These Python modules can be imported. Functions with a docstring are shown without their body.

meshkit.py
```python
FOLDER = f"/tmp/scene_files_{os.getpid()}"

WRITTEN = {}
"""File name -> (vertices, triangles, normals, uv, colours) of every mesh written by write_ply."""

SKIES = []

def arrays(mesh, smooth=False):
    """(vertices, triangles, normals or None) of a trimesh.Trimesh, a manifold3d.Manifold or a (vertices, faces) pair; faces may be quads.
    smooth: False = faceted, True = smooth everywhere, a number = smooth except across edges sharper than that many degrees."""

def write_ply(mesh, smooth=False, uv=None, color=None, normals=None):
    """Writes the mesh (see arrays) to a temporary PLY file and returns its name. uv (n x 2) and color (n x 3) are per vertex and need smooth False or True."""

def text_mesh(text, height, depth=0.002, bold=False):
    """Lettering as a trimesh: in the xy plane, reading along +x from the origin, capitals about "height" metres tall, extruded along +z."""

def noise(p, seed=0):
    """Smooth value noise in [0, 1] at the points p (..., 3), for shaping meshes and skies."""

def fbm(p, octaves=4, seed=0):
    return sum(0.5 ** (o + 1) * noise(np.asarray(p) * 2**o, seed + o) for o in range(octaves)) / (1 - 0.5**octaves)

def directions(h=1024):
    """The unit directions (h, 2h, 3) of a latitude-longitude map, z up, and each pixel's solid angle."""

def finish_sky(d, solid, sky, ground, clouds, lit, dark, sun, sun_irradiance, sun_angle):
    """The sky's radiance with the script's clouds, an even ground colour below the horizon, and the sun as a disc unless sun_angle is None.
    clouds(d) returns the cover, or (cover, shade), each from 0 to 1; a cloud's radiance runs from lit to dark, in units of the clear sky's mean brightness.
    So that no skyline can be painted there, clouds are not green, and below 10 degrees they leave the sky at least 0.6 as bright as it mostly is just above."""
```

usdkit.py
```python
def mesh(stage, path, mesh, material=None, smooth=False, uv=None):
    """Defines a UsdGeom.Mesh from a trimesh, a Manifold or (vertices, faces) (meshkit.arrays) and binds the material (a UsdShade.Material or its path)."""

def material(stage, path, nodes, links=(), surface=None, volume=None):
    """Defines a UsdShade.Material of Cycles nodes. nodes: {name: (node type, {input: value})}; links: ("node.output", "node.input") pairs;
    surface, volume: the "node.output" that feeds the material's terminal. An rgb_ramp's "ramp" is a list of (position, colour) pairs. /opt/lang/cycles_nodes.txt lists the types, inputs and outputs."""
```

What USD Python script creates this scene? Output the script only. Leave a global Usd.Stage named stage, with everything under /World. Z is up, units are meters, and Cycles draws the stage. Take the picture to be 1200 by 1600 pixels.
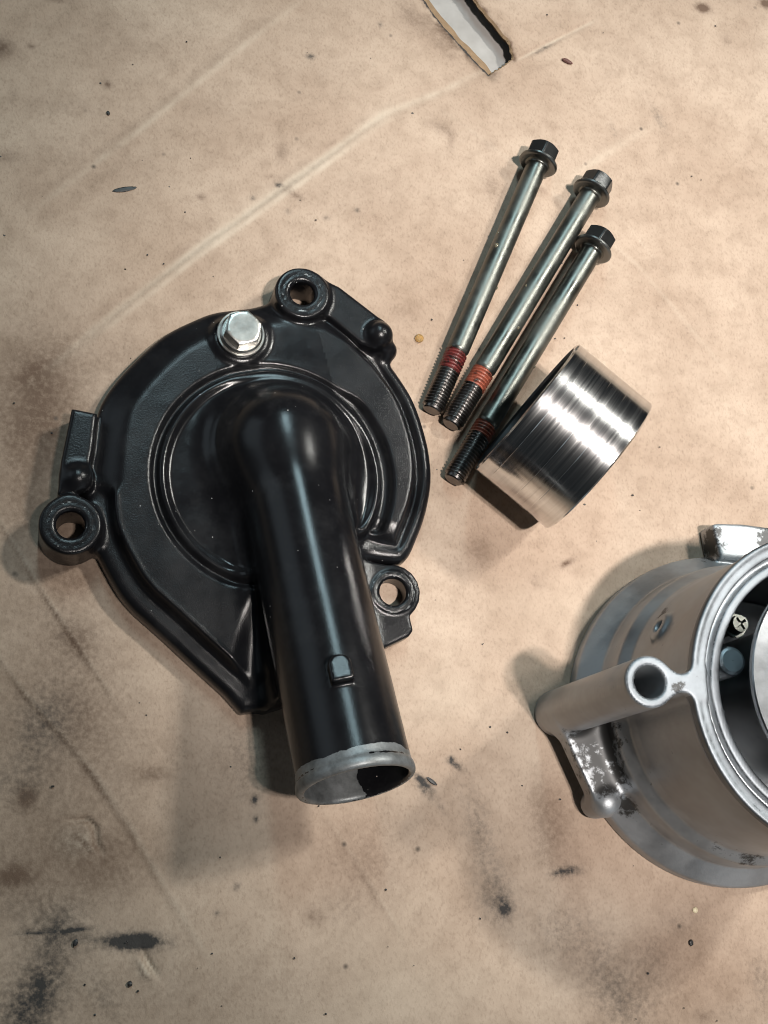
import math, random
import numpy as np, trimesh
from scipy.ndimage import map_coordinates, gaussian_filter
import usdkit, meshkit
from pxr import Usd, UsdGeom, UsdLux, UsdShade, Sdf, Gf, Vt

random.seed(7); RNG = np.random.default_rng(7)
stage = Usd.Stage.CreateInMemory()
UsdGeom.SetStageUpAxis(stage, UsdGeom.Tokens.z); UsdGeom.SetStageMetersPerUnit(stage, 1.0)
UsdGeom.Xform.Define(stage, '/World'); UsdGeom.Scope.Define(stage, '/World/Looks')
MM = 0.001
# ------------------------------------------------------------------ camera (millimetre world: x right, y away, z up; lens above the origin)
CAM_H, LENS, NADIR = 344.0, 2000.0, np.array([91.0, 1379.0])      # lens height, focal length and nadir in 1200 x 1600 picture units
EXPOSURE = 0.20
_d = np.array([NADIR[0]-600, NADIR[1]-800, LENS]); _d /= np.linalg.norm(_d); _up = -_d
_y = np.array([0, -1, 0.0]); _y -= _up*(_y@_up); _y /= np.linalg.norm(_y); _x = np.cross(_y, _up)
CR = np.stack([_x, _y, _up], 1)                                      # rows: right, down, forward in the world
def U(px, py, z):                                                  # the place (mm) at height z that stands at this spot of the photograph
    d = CR.T @ np.array([(px-600)/LENS, (py-800)/LENS, 1.0]); t = (z-CAM_H)/d[2]
    return d*t + np.array([0, 0, CAM_H])
def UU(pts, z): return np.array([U(a, b, z)[:2] for a, b in pts])
cam = UsdGeom.Camera.Define(stage, '/World/camera')
m4 = Gf.Matrix4d(*[float(v) for v in (*CR[0], 0, *(-CR[1]), 0, *(-CR[2]), 0, 0, 0, CAM_H*MM, 1)])
cam.AddTransformOp().Set(m4)
cam.CreateFocalLengthAttr(50.0); cam.CreateHorizontalApertureAttr(30.0); cam.CreateExposureAttr(EXPOSURE)
cam.CreateClippingRangeAttr(Gf.Vec2f(0.02, 100.0))
# ------------------------------------------------------------------ light: two pairs of workshop lamps, a pale window, dim room
def lamp(name, pos, radius, power, color):
    l = UsdLux.SphereLight.Define(stage, '/World/'+name); l.AddTranslateOp().Set(Gf.Vec3d(*pos))
    l.CreateRadiusAttr(radius); l.CreateIntensityAttr(power); l.CreateNormalizeAttr(True); l.CreateColorAttr(Gf.Vec3f(*color)); return l
L1 = 26.0; L2 = 12.3
def beam(l, target, cone, soft):                                   # beam shape added to darken the left; light fades towards its rim
    p = np.array(l.GetTranslateOp().Get() if hasattr(l, 'GetTranslateOp') else l.GetOrderedXformOps()[0].Get()); z = p-np.asarray(target); z /= np.linalg.norm(z)
    x = np.cross([0, 1.0, 0], z); x /= np.linalg.norm(x); y = np.cross(z, x); l.ClearXformOpOrder()
    l.AddTransformOp().Set(Gf.Matrix4d(*[float(v) for v in (*x, 0, *y, 0, *z, 0, *p, 1)]))
    sh = UsdLux.ShapingAPI.Apply(l.GetPrim()); sh.CreateShapingConeAngleAttr(cone); sh.CreateShapingConeSoftnessAttr(soft)
for nm, pos in (('ceiling_lamp', (0.225, -0.185, 1.15)), ('ceiling_lamp_001', (0.275, -0.155, 1.15))):
    beam(lamp(nm, pos, 0.020, L1*0.5, (1.0, 0.93, 0.875)), (0.20, 0.125, 0), 11.6, 1.0)
lamp('work_lamp', (0.74, 0.47, 0.95), 0.040, L2*0.62, (1.0, 0.985, 0.92))
lamp('work_lamp_001', (0.83, 0.41, 0.97), 0.040, L2*0.38, (1.0, 0.985, 0.92))
def panel(name, pos, target, wd, ht, power, color, up=(0, 0, 1)):
    w = UsdLux.RectLight.Define(stage, '/World/'+name); w.CreateWidthAttr(wd); w.CreateHeightAttr(ht); w.CreateIntensityAttr(power); w.CreateColorAttr(Gf.Vec3f(*color))
    p = np.array(pos, float); z = p-np.array(target, float); z /= np.linalg.norm(z); x = np.cross(up, z); x /= np.linalg.norm(x); y = np.cross(z, x)
    w.AddTransformOp().Set(Gf.Matrix4d(*[float(v) for v in (*x, 0, *y, 0, *z, 0, *p, 1)]))
panel('ceiling_tube', (0.07, 1.8, 1.95), (0.07, 1.8, 0), 0.20, 1.4, 31.0, (0.66, 0.92, 1.0), up=(0, 1, 0))
panel('window', (-2.0, 1.2, 1.1), (0.2, 0.05, 0.1), 1.6, 1.3, 0.7, (0.75, 0.90, 1.0))
panel('open_door', (1.3, -2.1, 0.75), (0.2, 0.05, 0.3), 2.2, 1.6, 0.6, (0.80, 0.92, 1.0))
def mat(name, nodes, links, surface='p.BSDF'): return usdkit.material(stage, '/World/Looks/'+name, nodes, links, surface=surface)
dome = UsdLux.DomeLight.Define(stage, '/World/room_ambience')
dm = mat('room_ambience', {'b': ('background_shader', {'color': (0.80, 0.92, 1.0), 'strength': 0.02})}, [], 'b.background')
UsdShade.MaterialBindingAPI.Apply(dome.GetPrim()).Bind(dm)
# ------------------------------------------------------------------ helpers
_used = {}
def path_for(name, parent='/World'):
    p = f'{parent}/{name}'; n = _used.get(p, 0); _used[p] = n+1
    return p if n == 0 else f'{p}_{n:03d}'
def tag(prim, label=None, cat=None, group=None, kind=None):
    for k, v in (('label', label), ('category', cat), ('group', group), ('kind', kind)):
        if v: prim.SetCustomDataByKey(k, v)
def put(name, v, f, material, parent='/World', normals=None, attrs=None):   # v in mm
    p = path_for(name, parent)
    m = UsdGeom.Mesh.Define(stage, p)
    f = np.asarray(f, np.int32)
    m.CreatePointsAttr(Vt.Vec3fArray.FromNumpy((np.asarray(v)*MM).astype(np.float32)))
    m.CreateFaceVertexCountsAttr(Vt.IntArray.FromNumpy(np.full(len(f), f.shape[1], np.int32)))
    m.CreateFaceVertexIndicesAttr(Vt.IntArray.FromNumpy(f.ravel())); m.CreateSubdivisionSchemeAttr('none')
    if normals is not None:
        m.CreateNormalsAttr(Vt.Vec3fArray.FromNumpy(np.asarray(normals, np.float32))); m.SetNormalsInterpolation('vertex')
    for k, a in (attrs or {}).items():
        UsdGeom.PrimvarsAPI(m).CreatePrimvar(k, Sdf.ValueTypeNames.FloatArray, 'vertex').Set(Vt.FloatArray.FromNumpy(np.asarray(a, np.float32)))
    UsdShade.MaterialBindingAPI.Apply(m.GetPrim()).Bind(material)
    return m.GetPrim()
def put_tm(name, tm, material, parent='/World', smooth=35):
    v, f, n = meshkit.arrays(tm, smooth); return put(name, v, f, material, parent, n)
def thing(name, label, cat, group=None, M=None):
    x = UsdGeom.Xform.Define(stage, path_for(name)); tag(x.GetPrim(), label, cat, group)
    if M is not None: x.AddTransformOp().Set(M)
    return str(x.GetPath()), x.GetPrim()
def frame_matrix(o, ax, ay, az): return Gf.Matrix4d(*[float(v) for v in (*ax, 0, *ay, 0, *az, 0, *(np.asarray(o)*MM), 1)])
def sm(x, a, b):
    t = np.clip((x-a)/(b-a), 0, 1); return t*t*(3-2*t)
def smin(a, b, k):
    h = np.maximum(k-np.abs(a-b), 0)/k; return np.minimum(a, b)-h*h*k*0.25
def smax(a, b, k): return -smin(-a, -b, k)
def poly_sdf(X, Y, P):                                             # negative inside
    P = np.asarray(P, float); d = np.full(X.shape, 1e9); s = np.zeros(X.shape, bool)
    for (ax, ay), (bx, by) in zip(P, np.roll(P, -1, 0)):
        ex, ey = bx-ax, by-ay; wx, wy = X-ax, Y-ay
        t = np.clip((wx*ex+wy*ey)/(ex*ex+ey*ey+1e-12), 0, 1)
        d = np.minimum(d, (wx-ex*t)**2+(wy-ey*t)**2)
        s ^= ((ay > Y) != (by > Y)) & (X < (bx-ax)*(Y-ay)/(by-ay+1e-12)+ax)
    d = np.sqrt(d); return np.where(s, -d, d)
def spline(P, n=6, closed=True):                                      # Catmull-Rom through the points
    P = np.asarray(P, float); out = []; N = len(P)
    for i in range(N if closed else N-1):
        a, b, c, d = (P[(i+k) % N] if closed else P[min(max(i+k, 0), N-1)] for k in (-1, 0, 1, 2))
        for t in np.arange(n)/n:
            out.append(0.5*((2*b)+(c-a)*t+(2*a-5*b+4*c-d)*t*t+(3*b-a-3*c+d)*t**3))
    return np.array(out)
def surface_nets(F, org, h):
    S = F < 0
    c = [S[i:S.shape[0]-1+i, j:S.shape[1]-1+j, k:S.shape[2]-1+k] for i in (0, 1) for j in (0, 1) for k in (0, 1)]
    anyS = c[0].copy(); allS = c[0].copy()
    for a in c[1:]: anyS |= a; allS &= a
    mixed = anyS & ~allS; idx = np.argwhere(mixed); vid = np.full(mixed.shape, -1, np.int64); vid[mixed] = np.arange(len(idx))
    acc = np.zeros((len(idx), 3)); cnt = np.zeros(len(idx))
    corners = np.array([(i, j, k) for i in (0, 1) for j in (0, 1) for k in (0, 1)])
    for a in range(8):
        for b in range(a+1, 8):
            dd = corners[b]-corners[a]
            if np.abs(dd).sum() != 1: continue
            fa = F[tuple((idx+corners[a]).T)]; fb = F[tuple((idx+corners[b]).T)]
            x = (fa < 0) != (fb < 0); t = np.where(x, fa/np.where(x, fa-fb, 1), 0)
            acc += np.where(x[:, None], corners[a]+dd*t[:, None], 0); cnt += x
    g = idx+acc/cnt[:, None]
    quads = []
    for ax in range(3):
        s0 = np.take(S, range(S.shape[ax]-1), ax); s1 = np.take(S, range(1, S.shape[ax]), ax)
        e = np.argwhere(s0 != s1); o1, o2 = [(1, 2), (2, 0), (0, 1)][ax]
        ok = (e[:, o1] > 0) & (e[:, o2] > 0) & (e[:, o1] < F.shape[o1]-1) & (e[:, o2] < F.shape[o2]-1); e = e[ok]
        def at(p, q):
            i = e.copy(); i[:, o1] -= p; i[:, o2] -= q; return vid[tuple(i.T)]
        q = np.stack([at(1, 1), at(0, 1), at(0, 0), at(1, 0)], 1)
        flip = ~S[tuple(e.T)]; q[flip] = q[flip][:, ::-1]; quads.append(q)
    q = np.vstack(quads); G = np.gradient(F)
    for _ in range(2):
        val = map_coordinates(F, g.T, order=1, mode='nearest'); n = np.stack([map_coordinates(a, g.T, order=1, mode='nearest') for a in G], 1)
        l2 = (n*n).sum(1); g = g-np.clip(val/np.maximum(l2, 0.2*h*h), -0.4, 0.4)[:, None]*n
    n = np.stack([map_coordinates(a, g.T, order=1, mode='nearest') for a in G], 1)
    n /= np.maximum(np.linalg.norm(n, axis=1, keepdims=True), 1e-9)
    return g*h+org, q, n
def split(v, q, n, lab, names, material, parent, attrs=None, mats={}):
    out = {}
    for k, nm in enumerate(names):
        f = q[lab == k]
        if len(f) == 0: continue
        u, inv = np.unique(f, return_inverse=True)
        out[k] = put(nm, v[u], inv.reshape(f.shape), mats.get(k, material), parent, n[u], {a: b[u] for a, b in (attrs or {}).items()})
    return out
def lathe(profile, n=96, closed=False):                             # (x, r) about the x axis -> trimesh
    P = np.asarray(profile, float); a = np.linspace(0, 2*np.pi, n, endpoint=False)
    v = np.stack([np.repeat(P[:, 0], n), np.outer(P[:, 1], np.cos(a)).ravel(), np.outer(P[:, 1], np.sin(a)).ravel()], 1)
    f = []; m = len(P)
    for i in range(m if closed else m-1):
        j = (i+1) % m; k = np.arange(n); k2 = (k+1) % n
        f.append(np.stack([i*n+k, j*n+k, j*n+k2, i*n+k2], 1))
    f = np.vstack(f); f = np.vstack([f[:, [0, 1, 2]], f[:, [0, 2, 3]]])
    t = trimesh.Trimesh(v, f, process=False); t.merge_vertices(); t.update_faces(t.nondegenerate_faces())
    if t.volume < 0 : t.invert()
    return t
# ------------------------------------------------------------------ materials
K = 1000.0   # scale from metres to mm for textures: position is in metres
def paint_nodes():
    return {'g': ('geometry', {}), 'n1': ('noise_texture', {'scale': 2700.0, 'detail': 3.0, 'roughness': 0.6}), 'gr': ('attribute', {'attribute': 'grain'}), 'gs': ('math', {'math_type': 'multiply_add', 'value2': 0.20, 'value3': 0.18}), 'gq': ('math', {'math_type': 'multiply_add', 'value2': 0.05}), 'n2': ('noise_texture', {'scale': 90.0, 'detail': 5.0, 'roughness': 0.6}),
            'r1': ('map_range', {'from_min': 0.3, 'from_max': 0.75, 'to_min': 0.16, 'to_max': 0.25}), 'bp': ('bump', {'distance': 0.00014}),
            'v': ('voronoi_texture', {'scale': 420.0, 'randomness': 1.0}), 'vs': ('separate_color', {}), 'dot': ('map_range', {'from_min': 0.03, 'from_max': 0.085, 'to_min': 1.0, 'to_max': 0.0, 'clamp': True}),
            'sel': ('map_range', {'from_min': 0.86, 'from_max': 0.88, 'to_min': 0.0, 'to_max': 1.0, 'clamp': True}), 'dm': ('math', {'math_type': 'multiply'}),
            'ba': ('mix_color', {'a': (0.003, 0.003, 0.0036), 'b': (0.008, 0.008, 0.0092)}), 'bb': ('mix_color', {'b': (0.45, 0.44, 0.43)}), 'nd': ('noise_texture', {'scale': 38.0, 'detail': 8.0, 'roughness': 0.72}), 'ndr': ('map_range', {'from_min': 0.52, 'from_max': 0.72, 'to_min': 0.0, 'to_max': 0.75, 'clamp': True}), 'bd': ('mix_color', {'b': (0.016, 0.016, 0.017)}),
            'p': ('principled_bsdf', {'specular_ior_level': 0.28})}
PL = [('g.position', 'n1.vector'), ('g.position', 'n2.vector'), ('n2.fac', 'r1.value'), ('gr.fac', 'gs.value1'), ('gs.value', 'bp.strength'), ('gr.fac', 'gq.value1'), ('r1.result', 'gq.value3'), ('gq.value', 'p.roughness'), ('n1.fac', 'bp.height'), ('bp.normal', 'p.normal'),
      ('g.position', 'v.vector'), ('v.distance', 'dot.value'), ('v.color', 'vs.color'), ('vs.r', 'sel.value'), ('dot.result', 'dm.value1'), ('sel.result', 'dm.value2'),
      ('n2.fac', 'ba.fac'), ('ba.result', 'bd.a'), ('g.position', 'nd.vector'), ('nd.fac', 'ndr.value'), ('ndr.result', 'bd.fac'), ('bd.result', 'bb.a'), ('dm.value', 'bb.fac'), ('bb.result', 'p.base_color')]
M_paint = mat('black_paint', paint_nodes(), PL)
# bare aluminium where the paint has worn off the lip ("bare" is the mask along the pipe)
nn = paint_nodes(); ll = list(PL[:-1])
nn.update({'at': ('attribute', {'attribute': 'bare'}), 'nb': ('noise_texture', {'scale': 420.0, 'detail': 4.0, 'roughness': 0.65}), 'nm': ('math', {'math_type': 'multiply_add', 'value2': 1.6, 'value3': -0.8}),
           'ad': ('math', {'math_type': 'add'}), 'st': ('map_range', {'from_min': 0.47, 'from_max': 0.53, 'to_min': 0.0, 'to_max': 1.0, 'clamp': True}),
           'nz': ('noise_texture', {'scale': 260.0, 'detail': 6.0, 'roughness': 0.7}), 'nzr': ('map_range', {'from_min': 0.3, 'from_max': 0.65, 'to_min': 0.0, 'to_max': 1.0, 'clamp': True}), 'alc': ('mix_color', {'a': (0.09, 0.095, 0.095), 'b': (0.21, 0.222, 0.228)}), 'al': ('principled_bsdf', {'metallic': 0.55, 'roughness': 0.45}), 'mx': ('mix_closure', {})})
ll += [('g.position', 'nz.vector'), ('nz.fac', 'nzr.value'), ('nzr.result', 'alc.fac'), ('alc.result', 'al.base_color'), ('bp.normal', 'al.normal'), ('bb.result', 'p.base_color'), ('g.position', 'nb.vector'), ('nb.fac', 'nm.value1'), ('nm.value', 'ad.value2'), ('at.fac', 'ad.value1'), ('ad.value', 'st.value'), ('st.result', 'mx.fac'), ('p.BSDF', 'mx.closure1'), ('al.BSDF', 'mx.closure2')]
M_pipe = mat('worn_black_paint', nn, ll, 'mx.closure')
def metal(name, col, rough, dark=None, bump=0.2, bscale=700.0, soot=False, stretch=None, rvar=0.1, metallic=1.0, attr='soot', var=0.80, vscale=60.0):
    n = {'g': ('geometry', {}), 'mp': ('mapping', {'scale': stretch or (1, 1, 1)}), 'n1': ('noise_texture', {'scale': bscale, 'detail': 4.0, 'roughness': 0.6}), 'n2': ('noise_texture', {'scale': vscale, 'detail': 5.0, 'roughness': 0.62}),
         'r': ('map_range', {'from_min': 0.3, 'from_max': 0.7, 'to_min': rough-rvar*0.5, 'to_max': rough+rvar}), 'bp': ('bump', {'strength': bump, 'distance': 0.0001}),
         'c': ('mix_color', {'a': tuple(c*var for c in col), 'b': col}), 'cr': ('map_range', {'from_min': 0.35, 'from_max': 0.6, 'to_min': 0.0, 'to_max': 1.0, 'clamp': True}), 'p': ('principled_bsdf', {'metallic': metallic})}
    l = [('g.position', 'mp.vector'), ('mp.vector', 'n1.vector'), ('g.position', 'n2.vector'), ('n2.fac', 'r.value'), ('r.result', 'p.roughness'), ('n1.fac', 'bp.height'), ('bp.normal', 'p.normal'), ('n2.fac', 'cr.value'), ('cr.result', 'c.fac')]
    if not soot:
        return mat(name, n, l+[('c.result', 'p.base_color')])
    n.update({'at': ('attribute', {'attribute': attr}), 'nb': ('noise_texture', {'scale': 480.0, 'detail': 6.0, 'roughness': 0.72}), 'nm': ('math', {'math_type': 'multiply_add', 'value2': 2.2, 'value3': -1.1}), 'ad': ('math', {'math_type': 'add'}),
              'st': ('map_range', {'from_min': 0.5, 'from_max': 0.8, 'to_min': 0.0, 'to_max': 0.95, 'clamp': True}), 'd': ('principled_bsdf', {'base_color': (0.012, 0.011, 0.010), 'roughness': 0.5}), 'mx': ('mix_closure', {})})
    l += [('c.result', 'p.base_color'), ('g.position', 'nb.vector'), ('nb.fac', 'nm.value1'), ('nm.value', 'ad.value2'), ('at.fac', 'ad.value1'), ('ad.value', 'st.value'), ('st.result', 'mx.fac'), ('p.BSDF', 'mx.closure1'), ('d.BSDF', 'mx.closure2')]
    return mat(name, n, l, 'mx.closure')
M_cast = metal('cast_aluminium', (0.37, 0.39, 0.41), 0.45, bump=0.6, bscale=1100.0, soot=True, rvar=0.14, metallic=0.85, var=0.7)
M_face = metal('machined_aluminium', (0.23, 0.25, 0.27), 0.52, var=0.55, bump=0.4, bscale=500.0, soot=True)
M_zinc = metal('zinc_plated_steel', (0.52, 0.51, 0.48), 0.28, bump=0.35, bscale=400.0)
M_shank = metal('oily_plated_steel', (0.165, 0.168, 0.152), 0.36, var=0.5, vscale=70.0, bump=0.6, bscale=420.0, rvar=0.2)
M_thread = metal('dark_thread_steel', (0.17, 0.16, 0.155), 0.26, bump=0.3, bscale=700.0)
M_head = metal('blackened_steel', (0.022, 0.023, 0.023), 0.22, bump=0.4, bscale=500.0, metallic=0.5)
M_rotor = metal('turned_steel', (0.30, 0.31, 0.325), 0.25, rvar=0.03, bump=0.3, bscale=300.0)
M_dark = metal('oily_cavity', (0.30, 0.315, 0.33), 0.38, bump=0.4)
def plain(name, col, rough, **kw): return mat(name, {'n': ('noise_texture', {'scale': 600.0, 'detail': 4.0}), 'g': ('geometry', {}), 'c': ('mix_color', {'a': tuple(x*0.55 for x in col), 'b': col}), 'p': ('principled_bsdf', {'roughness': rough, **kw})}, [('g.position', 'n.vector'), ('n.fac', 'c.fac'), ('c.result', 'p.base_color')])
def lock(name, col, thr):
    return mat(name, {'g': ('geometry', {}), 'n': ('noise_texture', {'scale': 420.0, 'detail': 5.0, 'roughness': 0.7}), 'r': ('map_range', {'from_min': thr-0.07, 'from_max': thr+0.07, 'to_min': 0.0, 'to_max': 1.0, 'clamp': True}), 'n2': ('noise_texture', {'scale': 1500.0, 'detail': 3.0}), 'c': ('mix_color', {'a': tuple(x*0.45 for x in col), 'b': tuple(x*1.25 for x in col)}), 'p': ('principled_bsdf', {'roughness': 0.42}), 's': ('principled_bsdf', {'metallic': 1.0, 'base_color': (0.15, 0.14, 0.13), 'roughness': 0.3}), 'm': ('mix_closure', {})},
        [('g.position', 'n.vector'), ('g.position', 'n2.vector'), ('n2.fac', 'c.fac'), ('c.result', 'p.base_color'), ('n.fac', 'r.value'), ('r.result', 'm.fac'), ('p.BSDF', 'm.closure1'), ('s.BSDF', 'm.closure2')], 'm.closure')
M_red = lock('orange_thread_lock', (0.31, 0.085, 0.05), 0.56)
M_darkred = lock('dark_red_thread_lock', (0.15, 0.026, 0.024), 0.52)
M_black = plain('black_grit', (0.02, 0.018, 0.017), 0.5)
M_brown = plain('brown_scrap', (0.10, 0.035, 0.025), 0.6)
M_cream = plain('cream_crumb', (0.70, 0.62, 0.42), 0.5)
M_amber = mat('amber_oil', {'p': ('principled_bsdf', {'base_color': (0.72, 0.48, 0.20), 'roughness': 0.05, 'transmission_weight': 0.75, 'ior': 1.45})}, [])
M_oil = mat('clear_oil', {'p': ('principled_bsdf', {'base_color': (0.25, 0.22, 0.15), 'roughness': 0.04, 'transmission_weight': 0.6, 'ior': 1.45})}, [])
M_table = mat('white_table', {'g': ('geometry', {}), 'n': ('noise_texture', {'scale': 120.0, 'detail': 5.0}), 'c': ('mix_color', {'a': (0.17, 0.155, 0.14), 'b': (0.36, 0.345, 0.33)}), 'p': ('principled_bsdf', {'roughness': 0.6})}, [('g.position', 'n.vector'), ('n.fac', 'c.fac'), ('c.result', 'p.base_color')])
# ------------------------------------------------------------------ cardboard with its slot, creases and stains
def seg_dist(X, Y, P):                                             # distance to an open polyline, and signed side
    d = np.full(X.shape, 1e9); sd = np.zeros(X.shape); tt = np.zeros(X.shape); L = 0
    tot = sum(np.linalg.norm(np.subtract(b, a)) for a, b in zip(P[:-1], P[1:]))
    for a, b in zip(P[:-1], P[1:]):
        ex, ey = b[0]-a[0], b[1]-a[1]; l = math.hypot(ex, ey); wx, wy = X-a[0], Y-a[1]
        t = np.clip((wx*ex+wy*ey)/(l*l), 0, 1); q = np.hypot(wx-ex*t, wy-ey*t); s = (ex*wy-ey*wx)/l
        k = q < d; d = np.where(k, q, d); sd = np.where(k, s, sd); tt = np.where(k, (L+t*l)/tot, tt); L += l
    return d, sd, tt
SLOT = np.vstack([UU([(640, -40), (682, 22), (716, 62), (742, 90), (766, 114)], 0), UU([(782, 108), (802, 93)], 0), UU([(797, 68), (779, 45), (757, 18), (712, -40)], 0)])
_s = []
for (ax_, ay_), (bx_, by_) in zip(SLOT, np.roll(SLOT, -1, 0)):
    n_ = max(int(math.hypot(bx_-ax_, by_-ay_)/0.8), 1); _s += [(ax_+(bx_-ax_)*k/n_, ay_+(by_-ay_)*k/n_) for k in range(n_)]
_s = np.array(_s); SLOTW = _s+np.stack([meshkit.fbm(np.c_[_s/1.6, 0*_s[:, 0]+q], 3, 5+q)-0.5 for q in (0, 1)], 1)*0.9
def cardboard():
    xs = np.concatenate([np.linspace(-500, -62, 12), np.arange(-60, 292, 0.7), np.linspace(294, 760, 12)])
    ys = np.concatenate([np.linspace(-560, -97, 12), np.arange(-95, 335, 0.7), np.linspace(337, 760, 12)])
    X, Y = np.meshgrid(xs, ys, indexing='ij')
    P3 = np.stack([X/45, Y/45, 0*X], -1)
    Z = (meshkit.fbm(P3, 3, 3)-0.5)*1.0
    Z += (meshkit.fbm(np.stack([X/9, Y/9, 0*X+5], -1), 3, 9)-0.5)*0.10
    # faint flutes of the corrugation showing through, across the sheet
    fl = U(600, 170, 0)[:2]-U(290, 400, 0)[:2]; fl /= np.linalg.norm(fl); nx, ny = -fl[1], fl[0]
    uu = X*nx+Y*ny
    Z += 0.022*np.sin(uu*2*np.pi/6.3)*(0.4+meshkit.noise(P3*1.3, 8))
    soot = np.zeros(X.shape); brown = np.zeros(X.shape); pale = np.zeros(X.shape)
    def crease(pts, w, h, step=0.0, fade=True):
        nonlocal Z, brown, pale
        d, s, t = seg_dist(X, Y, UU(pts, 0)); h *= 1.7; step *= 1.7; e = np.sin(np.pi*np.clip(t*0.94+0.03, 0, 1))**0.5 if fade else 1.0
        Z = Z+h*np.exp(-(d/w)**2)*e+step*np.tanh(s/w)*np.exp(-(d/(w*5))**2)*e
        mottle = e*(0.4+1.0*meshkit.noise(np.stack([X/4, Y/4, 0*X], -1), 31)); k_ = min(abs(h)/0.4, 1.0)
        pale = pale+0.75*k_*np.exp(-((s-0.2*w)/(0.55*w))**2)*np.exp(-(d/(2*w))**2)*mottle; brown = brown+0.20*k_*np.exp(-((s+0.9*w)/(0.7*w))**2)*np.exp(-(d/(3*w))**2)*mottle  # each crease has a pale line and a brown line beside it
    crease([(760, 105), (690, 140), (600, 175), (470, 270), (290, 400), (160, 500), (40, 600)], 2.2, -0.35, 0.10)
    crease([(600, 190), (470, 285), (290, 415), (150, 525)], 1.6, 0.32)
    crease([(930, 30), (850, 70), (805, 95)], 1.0, -0.35)
    crease([(470, 0), (330, 110), (220, 200), (60, 320)], 2.0, 0.16)
    crease([(1010, 200), (880, 280)], 3.0, 0.15)
    crease([(-20, 780), (55, 905), (110, 990), (160, 1065), (185, 1105)], 0.7, 0.2, 0.10)
    crease([(-20, 1000), (40, 1085), (100, 1150), (150, 1215), (190, 1280)], 0.8, 0.16, 0.08)
    crease([(130, 1180), (190, 1270), (260, 1390), (320, 1490)], 1.2, 0.12, 0.10)
    crease([(500, 1260), (560, 1350), (640, 1480)], 0.9, 0.1)
    crease([(700, 180), (860, 300), (1000, 420), (1150, 600)], 1.4, 0.10)
    crease([(955, 320), (1010, 390), (1045, 430)], 0.5, -0.12)
    # small dents and a lifted, torn flap
    def bump_at(px, py, r, h):
        nonlocal Z
        c = U(px, py, 0); Z = Z+h*np.exp(-((X-c[0])**2+(Y-c[1])**2)/(r*r))
    crease([(103, 1282), (118, 1283), (135, 1280), (148, 1292), (151, 1318), (160, 1332)], 0.7, -0.75)
    bump_at(122, 1308, 5.5, 0.7); crease([(110, 1300), (130, 1308), (146, 1330)], 0.6, 0.35)
    crease([(221, 1485), (233, 1508), (245, 1526)], 0.7, -0.8, -0.25); crease([(217, 1500), (230, 1524), (244, 1528)], 0.7, 0.45)
    bump_at(35, 1235, 9, -0.4); bump_at(205, 1475, 6, -0.5); bump_at(1060, 1500, 12, 0.4)
    # the slot's lips bend down on the left and up on the right
    d, s, t = seg_dist(X, Y, SLOT[:5]); Z = Z-1.3*np.exp(-(d/2.2)**2); edge_n = meshkit.noise(np.stack([X/2.5, Y/2.5, 0*X], -1), 6)
    soot = soot+1.3*np.exp(-(d/0.55)**2)+0.5*np.exp(-(d/2.0)**2)*edge_n; brown = brown+0.7*np.exp(-(d/4.5)**2)*edge_n  # thin dark line along the left lip: crack dirt plus painted gap shade
    d, s, t = seg_dist(X, Y, SLOT[6:]); Z = Z+0.55*np.exp(-(d/2.5)**2); brown = brown+0.9*np.exp(-(d/1.2)**2)*edge_n*1.4
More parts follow.
